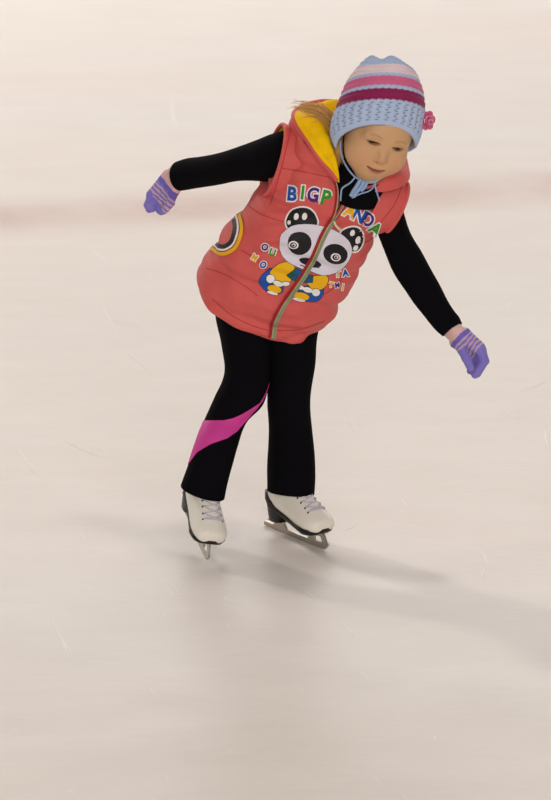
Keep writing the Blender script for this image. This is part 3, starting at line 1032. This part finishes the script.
skin = np.array(srgb(209, 165, 122)[:3])
colr = np.tile(skin, (len(L), 1))
def blend(mask, c):
    global colr
    mk = np.clip(mask, 0, 1)[:, None]
    colr = colr * (1 - mk) + np.array(c[:3]) * mk
fm = (L[:, 1] < -0.03) & (np.linalg.norm(L, axis=1) < 0.13)
f_ = fm.astype(float)
blend(f_ * 0.35 * np.exp(-(((abs(L[:, 0]) - .036) / .017) ** 2 + ((L[:, 2] + .032) / .017) ** 2)), srgb(216, 140, 112))
blend(f_ * 0.30 * np.exp(-((L[:, 0] / .011) ** 2 + ((L[:, 2] + .020) / .009) ** 2)), srgb(212, 140, 108))
ml = -0.0458 + 0.0022 * (L[:, 0] / 0.015) ** 2
lipw = np.clip(1 - (L[:, 0] / 0.0195) ** 2, 0, 1)
dz = L[:, 2] - ml
lip = np.where(dz > 0, np.clip(1.4 - dz / (0.0048 * lipw ** 0.6 + 1e-5), 0, 1), np.clip(1.4 + dz / (0.0062 * lipw ** 0.6 + 1e-5), 0, 1)) * (lipw > 0.02)
blend(f_ * 0.85 * lip, srgb(170, 84, 74))
blend(f_ * 0.9 * np.exp(-(dz / 0.0010) ** 2) * (lipw > 0.05), srgb(84, 30, 26))
op, ex, ez, et, eb = eye_open(L)
lash = np.exp(-((ez - et - 0.0004) / 0.0011) ** 2) * np.clip(1.25 - ex ** 2, 0, 1)
blend(f_ * 0.95 * np.clip(lash * 1.3, 0, 1), srgb(48, 30, 22))
low = np.exp(-((ez - eb + 0.0002) / 0.0009) ** 2) * np.clip(1.1 - ex ** 2, 0, 1)
blend(f_ * 0.55 * low, srgb(110, 70, 52))
blend(f_ * 0.9 * (op > 0.0006), srgb(60, 36, 28))
bx = (abs(L[:, 0]) - EYX) / 0.016
brow = np.exp(-((L[:, 2] - (0.0188 - 0.0035 * bx ** 2)) / 0.0022) ** 2) * np.clip(1 - bx ** 4, 0, 1)
blend(f_ * 0.38 * brow, srgb(140, 98, 62))
nost = np.exp(-(((abs(L[:, 0]) - 0.0050) / 0.0022) ** 2 + ((L[:, 2] + 0.0288) / 0.0017) ** 2))
blend(f_ * 0.8 * nost, srgb(96, 48, 36))
set_col(bodyo, colr)

# eyes: white, brown iris and pupil turned down towards the ice
M_eye = mat('eye', (0.5, 0.5, 0.5, 1), 0.12, 0.5, attr='Col', coat=0.5)
for sx in (-1, 1):
    c = np.array([sx * EYX, -0.0500, EYZ])
    r = 0.0125
    u, v = np.meshgrid(np.linspace(0.02, math.pi - 0.02, 32), np.linspace(0, 2 * math.pi, 40, endpoint=False), indexing='ij')
    dl = np.stack([np.sin(u) * np.cos(v), -np.cos(u), np.sin(u) * np.sin(v)], -1)
    mb = MB()
    mb.grid(h2w(c + r * dl.reshape(-1, 3)).reshape(32, 40, 3), True, 0, True, True)
    e = mb.build('eye', M_eye, person)
    D = unit(w2h(coords(e)) - c)
    look = unit(np.array([-0.02, -1.0, -0.10]))
    ang = np.arccos(np.clip(D @ look, -1, 1))
    cc = np.where((ang < 0.24)[:, None], [0.004, 0.003, 0.003], np.where((ang < 0.60)[:, None], srgb(58, 34, 20)[:3], srgb(150, 132, 118)[:3]))
    set_col(e, cc)

# ---- gloves
M_glove = mat('striped_knit_glove', (0.4, 0.3, 0.6, 1), 0.9, 0.1, sheen=0.15, attr='Col', bump=(420, 0.6, 0.0015), var=0.10)
violet, band, pinkc, stripe = [np.array(srgb(*c)[:3]) for c in ((134, 122, 206), (120, 106, 200), (226, 186, 182), (206, 174, 188))]
for Hd, arm in ((HAND_R, ARM_R), (HAND_L, ARM_L)):
    prims = hand_prims(Hd, 0.0006)
    w0, k0 = at(*Hd['ax'][0]), at(*Hd['ax'][1])
    ax = unit(k0 - w0)
    sd_ = unit(at(*Hd['meta'][3][0]) - at(*Hd['meta'][0][0]))
    wd_ = .0115 if Hd is HAND_R else .0082
    for q_ in (-1, 0, 1):
        prims.append((w0 - ax * 0.002 + sd_ * q_ * wd_, .0142, w0 + ax * 0.010 + sd_ * q_ * wd_, .0138))
    V, Fc = nets(prims, 0.0032, 0.0010)
    me = mesh_of(V, Fc, 'glove')
    go = link('glove', me, M_glove, person)
    V = coords(go)
    s = (V - w0) @ ax
    side = unit(np.cross(ax, FW))
    q = (V - w0) @ side
    # distance to the nearest finger bone
    fd = np.full(len(V), 1.0)
    for fg in Hd['fingers'] + [Hd['thumb']]:
        pts = [at(*p) for p in fg]
        fd = np.minimum(fd, np.linalg.norm(V - pts[2], axis=1) - 0.010)
        fd = np.minimum(fd, np.linalg.norm(V - pts[1], axis=1) - 0.010)
    base = np.linalg.norm(k0 - w0)
    u = s / base
    sp_ = (s + 0.12 * q + 0.0011 * np.sin(q * 130 + s * 90 + 1) + 0.0005 * np.sin(q * 420 + s * 300))
    st = 0.5 + 0.5 * np.sin(sp_ * (2 * math.pi / 0.0082))
    mixf = np.clip((st - 0.42) * 4, 0, 1)[:, None]
    c = violet * (1 - mixf) + stripe * mixf
    ub = u + 0.006 * np.sin(q * 300)
    c = np.where((abs(ub - 0.36) < 0.085)[:, None], band, c)
    c = np.where((ub < 0.275)[:, None], pinkc, c)
    tq = [at(*p) for p in Hd['thumb']]
    td = np.full(len(V), 1.0)
    for a_, b_ in zip(tq[:-1], tq[1:]):
        t_ = np.clip((V - a_) @ (b_ - a_) / ((b_ - a_) @ (b_ - a_)), 0, 1)
        td = np.minimum(td, np.linalg.norm(V - a_ - t_[:, None] * (b_ - a_), axis=1))
    c = np.where(((u > (0.92 if Hd is HAND_R else 1.12)) | ((td < 0.0095) & (Hd is HAND_L)))[:, None], violet, c)
    set_col(go, c)

# ---- knit hat
c_blue, c_pale, c_pk, c_bur = [np.array(srgb(*c)[:3]) for c in ((182, 200, 234), (240, 218, 226), (220, 110, 152), (150, 42, 92))]
# rows: left px, left py, right px, right py (ring ends as seen), depth
HAT = [(335, 142, 416, 142, -0.105), (330.5, 130, 420.5, 131, -0.102), (331, 119, 423, 119, -0.100), (335, 108, 424.5, 108, -0.098), (339, 98, 424, 98, -0.096),
       (342.5, 89, 422.5, 89, -0.094), (346, 81, 419.5, 80.5, -0.092), (350, 73.5, 416.5, 73, -0.090), (356, 66.5, 411.5, 67.5, -0.088), (363, 61, 405, 64, -0.086), (369, 58.5, 399, 61.5, -0.085)]
HAT = [(a, b + e, c, d + e, y) for (a, b, c, d, y), e in zip(HAT, (1.5, 3, 3, 3, 3, 3, 3, 3, 2.5, 2, 1.5))]
stt = catmull(HAT, 150)
nT = 360
th = np.linspace(0, 2 * math.pi, nT, endpoint=False)
hat_rings = []
hat_cols = []
Ax = unit(UP * 0.985 + FW * 0.16)
for i, a in enumerate(stt):
    u = i / 149
    Lp, Rp = at(a[0], a[1], a[4]), at(a[2], a[3], a[4])
    c, Wd = (Lp + Rp) / 2 - FW * 0.012, (Rp - Lp) / 2
    hw = np.linalg.norm(Wd)
    Dd = unit(np.cross(Ax, Wd)) * hw * 1.08
    # brim lifts over the brow and dips over the ears
    frn = np.sin(th)
    # gathered crown
    gat = 0.0
    if u > 0.62:
        gat = 0.15 * ((u - 0.62) / 0.38) ** 1.1 * np.sin(th * 5 + 0.6)
    rib = 0.0
    col = np.tile(c_blue, (nT, 1))
    if 0.05 < u < 0.27:
        zz = (u - 0.05) / 0.22
        col_i = (th / (2 * math.pi) * 30)
        ph_ = (col_i + 0.16 * np.sin(zz * 4 * 2 * math.pi)) % 1.0
        hole = np.exp(-((ph_ - 0.5) / 0.16) ** 2) * (0.5 + 0.5 * np.sin(zz * 8 * math.pi * 2)) ** 1.5
        rib = -0.0022 * hole + 0.0008 * np.cos(col_i * 2 * math.pi)
        col = col * (1 - 0.8 * hole[:, None]) + np.array(srgb(26, 30, 58)[:3]) * 0.88 * hole[:, None]
    elif u <= 0.05:
        rib = np.full(nT, 0.0012)
    wav = 0.004 * np.sin(th * 40 + i * 0.3)
    uu = u + wav
    sel = lambda a0, a1: ((uu >= a0) & (uu < a1))[:, None]
    col = np.where(sel(0.285, 0.40), c_bur, col)
    col = np.where(sel(0.445, 0.555), c_pk, col)
    col = np.where(sel(0.60, 0.735), c_pale, col)
    if u > 0.285:
        rib = 0.0007 * np.sin(th * 70 + (i % 2) * math.pi) + 0.0010 * np.sin(u * 95)
    rr = 1 + gat + rib / max(hw, 0.01)
    ring = c + (np.cos(th) * rr)[:, None] * Wd + (np.sin(th) * rr)[:, None] * Dd
    k = max(0, 1 - u / 0.28)
    # th = 0 / pi at the picture sides; Dd sign found below
    hat_rings.append((ring, k, c))
    hat_cols.append(col)
ff = (hat_rings[0][0] - hat_rings[0][2]) @ FW
frontness = -ff / abs(ff).max()
G = []
for (ring, k, c) in hat_rings:
    lift = k * (0.015 * np.clip(frontness, 0, 1) ** 1.5 - 0.008 * np.clip(1 - abs(frontness), 0, 1) ** 3 - 0.03 * np.clip(-frontness, 0, 1) * 0.3)
    uu_ = np.clip((len(G) / 149 - 0.72) / 0.28, 0, 1)
    lift = lift + 0.0020 * uu_ ** 1.5 * np.cos(2 * th + 0.5) + 0.003 * uu_ * np.cos(5 * th)
    G.append(ring + lift[:, None] * Ax)
G = np.array(G)
inner = [g.mean(0) + (g - g.mean(0)) * 0.94 for g in (G[0] - Ax * 0.0005, G[12])]
G2 = np.concatenate([np.array(inner[::-1]), G])
cols = np.vstack([hat_cols[0], hat_cols[0]] + hat_cols)
mb = MB()
mb.grid(G2, True, 0, False, True)
M_hat = mat('striped_knit_wool', (0.5, 0.6, 0.8, 1), 0.92, 0.1, sheen=0.15, attr='Col', bump=(520, 0.6, 0.0015), var=0.06)
hat = mb.build('knit_hat', M_hat, person, fix=False)
cols = np.vstack([cols, c_blue[None]])
set_col(hat, cols)
# crocheted rose
mb = MB()
fc = at(427, 120.5, -0.118)
fn = unit(np.array([0.62, -0.72, 0.05]))
fx = unit(np.cross([0, 0, 1], fn)); fy = np.cross(fn, fx)
for ringn, (rad, n, ro, hgt) in enumerate(((0.0125, 6, 0.0085, 0.0), (0.007, 5, 0.0065, 0.005), (0.0, 1, 0.006, 0.008))):
    for k in range(n):
        a = 2 * math.pi * k / n + ringn * 0.5
        pc = fc + fx * rad * math.cos(a) + fy * rad * math.sin(a) + fn * hgt
        dr_ = unit(fx * math.cos(a) + fy * math.sin(a) + fn * (0.5 + 0.5 * ringn))
        tg = unit(np.cross(fn, dr_)); nr = np.cross(dr_, tg)
        u, v = np.meshgrid(np.linspace(0.05, math.pi - 0.05, 10), np.linspace(0, 2 * math.pi, 14, endpoint=False), indexing='ij')
        S_ = pc + ro * (np.cos(u)[..., None] * dr_ * 0.9 + (np.sin(u) * np.cos(v))[..., None] * tg * 1.0 + (np.sin(u) * np.sin(v))[..., None] * nr * 0.42)
        mb.grid(S_, True, 0, True, True)
# spiral lip of the rose
sp = [fc + fn * 0.0125 + (fx * math.cos(q) + fy * math.sin(q)) * (0.0015 + 0.0011 * q) - fn * 0.0007 * q for q in np.linspace(0, 9, 30)]
mb.tube(sp, 0.0016, 8, 1, 2)
mb.build('crochet_rose', [mat('pink_crochet', srgb(206, 98, 140), 0.9, 0.1, sheen=0.1, bump=(600, 0.6, 0.0015), var=0.1), mat('pale_pink_crochet', srgb(222, 138, 168), 0.9, 0.1)], hat)
# hat strings tied under the chin
mb = MB()
cord = lambda pts, r=0.0022: mb.tube([at(*p) for p in pts], r, 8, 0, 6)
cord([(340.5, 140, -0.115), (341, 152, -0.118), (345, 164, -0.130), (354, 176, -0.150), (366, 182, -0.160), (378, 181, -0.160)], 0.0018)
cord([(361, 179, -0.160), (357, 186, -0.160), (353, 192, -0.158), (351, 196, -0.156)], 0.0040)
cord([(364, 181, -0.164), (361, 187, -0.164), (356, 193, -0.162), (353.5, 197, -0.160)], 0.0036)
cord([(367, 182, -0.162), (365, 187, -0.164), (361, 191, -0.162)], 0.0032)
cord([(355.5, 177, -0.158), (350, 183, -0.156), (342.5, 188, -0.152), (341, 194, -0.150), (340.5, 201, -0.150)], 0.0016)
cord([(352, 198, -0.158), (360, 194, -0.166), (369, 191, -0.166), (374, 186, -0.160), (375, 180, -0.150)], 0.0014)
cord([(375, 181, -0.158), (375.5, 188, -0.160), (378, 196, -0.150), (379.5, 201, -0.146)], 0.0015)
mb.build('tie_strings', mat('pale_blue_cord', srgb(150, 176, 214), 0.85, 0.1), hat)

# ---- hair: blond wisps blown out from under the hat
mb = MB()
rng = np.random.default_rng(3)
for k in range(150):
    a = rng.uniform(0, 1)
    s0 = (336 + rng.normal(0, 2), 118 + 14 * a + rng.normal(0, 1.5))
    e0 = (301 + rng.normal(0, 6) + 14 * a, 106 + 9 * a ** 2 + rng.normal(0, 2.5))
    if k % 12 == 0:
        e0 = (e0[0] - 8, e0[1] + rng.normal(-1, 3))
    m1 = (s0[0] * .7 + e0[0] * .3, s0[1] * .7 + e0[1] * .3 - 4 + rng.normal(0, 1))
    m2 = (s0[0] * .3 + e0[0] * .7, s0[1] * .3 + e0[1] * .7 - 4.5 + rng.normal(0, 1))
    y0 = -0.075 + rng.normal(0, 0.008)
    mb.tube([at(*s0, y0 + .01), at(*m1, y0), at(*m2, y0 - .005), at(*e0, y0)], [0.0011, 0.001, 0.0008, 0.0003], 5, 0, 4)
for k in range(70):
    x = 337 + rng.uniform(0, 6)
    y0 = -0.098 + rng.normal(0, 0.006)
    mb.tube([at(x, 130, y0), at(x - 1.5 + rng.normal(0, .6), 143, y0 - .004), at(x + rng.normal(0, 1), 153, y0 - .004), at(x + 1.5 + rng.normal(0, 1.5), 160 + rng.uniform(0, 8), y0)], [0.001, 0.001, 0.0008, 0.0003], 5, 0, 4)
mb.build('hair', mat('blond_hair', srgb(206, 160, 96), 0.5, 0.3, var=0.2), person)

# ---- figure skates
A_ = [(-.071, .180), (-.0725, .155), (-.076, .13), (-.082, .105), (-.081, .086), (-.064, .076), (-.02, .068), (.02, .059), (.055, .054), (.080, .0535), (.087, .0575)]
B_ = [(.002, .180), (.003, .163), (.007, .145), (.015, .130), (.026, .121), (.038, .113), (.052, .104), (.066, .095), (.078, .087), (.086, .080), (.0895, .071)]
W_ = [.034, .033, .032, .031, .0305, .031, .033, .0355, .035, .027, .010]
M_boot = mat('white_leather', srgb(240, 236, 226), 0.42, 0.35, bump=(70, 0.15, 0.002), var=0.03)
M_sole = mat('black_sole', (0.010, 0.009, 0.010, 1), 0.45, 0.35)
M_lace = mat('white_lace', srgb(206, 198, 218), 0.85, 0.1)
def skate(M, name='ice_skate'):
    X = lambda V: np.array([M @ Vector(v) for v in np.asarray(V).reshape(-1, 3)]).reshape(np.asarray(V).shape)
    n = 60
    A, B, Wd = catmull(np.array(A_) - [0, .017], n), catmull(np.array(B_) - [0, .017], n), catmull(W_, n)
    th = np.linspace(0, 2 * math.pi, 48, endpoint=False)
    p = 2 / 2.35
    cs, sn = np.sign(np.cos(th)) * abs(np.cos(th)) ** p, np.sign(np.sin(th)) * abs(np.sin(th)) ** p
    G = np.zeros((n, 48, 3))
    for i in range(n):
        m = (A[i] + B[i]) / 2
        d = (B[i] - A[i]) / 2
        tp = 1 - 0.16 * cs          # narrower over the instep than at the sole
        G[i, :, 0] = m[0] + d[0] * cs
        G[i, :, 2] = m[1] + d[1] * cs
        G[i, :, 1] = Wd[i] * sn * tp
    mb = MB()
    mb.grid(X(G), True, 0, False, True)
    root = mb.build(name, M_boot, person)
    # tongue seam and stitch line around the toe cap
    def surf(x, side):
        """point on the boot's upper, side -1..1 across"""
        i = np.argmin(abs(B[:, 0] - x) + (B[:, 0] < 0.003) * 0)
        a = side * math.pi / 2
        c_, s_ = math.copysign(abs(math.cos(a)) ** p, math.cos(a)), math.copysign(abs(math.sin(a)) ** p, math.sin(a))
        m = (A[i] + B[i]) / 2; d = (B[i] - A[i]) / 2
        return np.array([m[0] + d[0] * c_, Wd[i] * s_ * (1 - 0.16 * c_), m[1] + d[1] * c_])
    # sole plate
    xs = np.linspace(-.082, .088, 40)
    def half(x):
        return np.interp(x, [-.082, -.078, -.065, -.03, .01, .05, .07, .082, .088], [.012, .022, .029, .028, .031, .037, .034, .022, .008])
    zb = lambda x: np.interp(x, [-.09, -.06, -.02, .02, .055, .078, .09], [.066, .060, .051, .0425, .0375, .039, .045])
    G = []
    for x in xs:
        h_, z = half(x), zb(x)
        G.append([(x, -h_, z + .006), (x, -h_ - .001, z), (x, -h_ * .9, z - .006), (x, h_ * .9, z - .006), (x, h_ + .001, z), (x, h_, z + .006)])
    mb = MB()
    mb.grid(X(G), True, 0, True, True)
    # stacked heel with a curved breast
    G = []
    for z, xa, xb, hw in ((.026, -.082, -.040, .022), (.036, -.083, -.036, .024), (.047, -.084, -.028, .027), (.060, -.086, -.014, .0295), (.073, -.0865, -.040, .0315), (.090, -.0860, -.062, .027)):
        t_ = np.linspace(0, 2 * math.pi, 28, endpoint=False)
        q = 0.6
        cx, sx_ = np.sign(np.cos(t_)) * abs(np.cos(t_)) ** q, np.sign(np.sin(t_)) * abs(np.sin(t_)) ** q
        G.append(np.stack([(xa + xb) / 2 + (xb - xa) / 2 * cx, hw * sx_ * np.where(cx < 0, 1 - 0.25 * cx ** 2, 1), np.full(28, z)], -1))
    mb.grid(X(G), True, 0, True, True)
    mb.build('sole', M_sole, root)
    # blade: runner, toe pick and two stanchions with mounting plates
    mb = MB()
    def slab(poly, t):
        n_ = len(poly)
        V = [(x, -t, z) for x, z in poly] + [(x, t, z) for x, z in poly]
        tr = tessellate_polygon([[Vector((x, z, 0)) for x, z in poly]])
        mb.add(X(V), [tuple(q) for q in tr] + [tuple(i + n_ for i in q[::-1]) for q in tr] + [(i, (i + 1) % n_, (i + 1) % n_ + n_, i + n_) for i in range(n_)])
    bot = [(x, 0.10 * (x + .005) ** 2 + 0.0) for x in np.linspace(-.112, .078, 14)]
    pick = [(.086, .0025), (.088, .0015), (.090, .0055), (.0935, .0055), (.0945, .010), (.098, .011), (.097, .0155)]
    slab(bot + pick + [(.085, .0155), (.05, .0115), (.0, .0105), (-.06, .0105), (-.112, .0095)], .0018)
    slab([(.030, .010), (.042, .022), (.038, .034), (.022, .039), (.020, .043), (.078, .040), (.086, .030), (.095, .014), (.082, .013), (.074, .025), (.062, .027), (.054, .020), (.056, .011)], .0019)
    slab([(-.082, .010), (-.074, .018), (-.080, .027), (-.040, .027), (-.046, .021), (-.036, .010)], .0019)
    mb.box(M, (-.080, -.018, .0245), (-.038, .018, .0275))
    mb.box(M, (.022, -.020, .0290), (.074, .020, .0325))
    mb.build('blade', M_steel, root, smooth=False)
    # laces, hooks and eyelets up the instep
    mb = MB()
    xs = [.064, .053, .042, .031]
    for k, x in enumerate(xs):
        for sd in (-1, 1):
            q = surf(x, sd * 0.44)
            nrm_ = unit(q - np.array([q[0] - 0.02, 0, q[2] - 0.03]))
            u_, v_ = np.meshgrid(np.linspace(0.1, math.pi - 0.1, 6), np.linspace(0, 2 * math.pi, 8, endpoint=False), indexing='ij')
            mb.grid(X(q + 0.0022 * np.stack([np.sin(u_) * np.cos(v_), np.sin(u_) * np.sin(v_), np.cos(u_)], -1)), True, 1, True, True)
            if k < len(xs) - 1:
                x2 = xs[k + 1]
                pts = [surf(x * (1 - t_) + x2 * t_, sd * 0.44 * (1 - 2 * t_)) for t_ in np.linspace(0, 1, 6)]
                pts = [p_ + np.array([0.0012, 0, 0.0022 + 0.0008 * (sd > 0)]) for p_ in pts]
                mb.tube(X(np.array(pts)), 0.0013, 6, 0, 2)
        if k == 0:
            pts = [surf(x, t_) + np.array([0.001, 0, 0.002]) for t_ in np.linspace(-.44, .44, 7)]
            mb.tube(X(np.array(pts)), 0.0013, 6, 0, 2)
    mb.build('lace', [M_lace, M_sole], root)
    return root
skate(MR)
skate(ML)
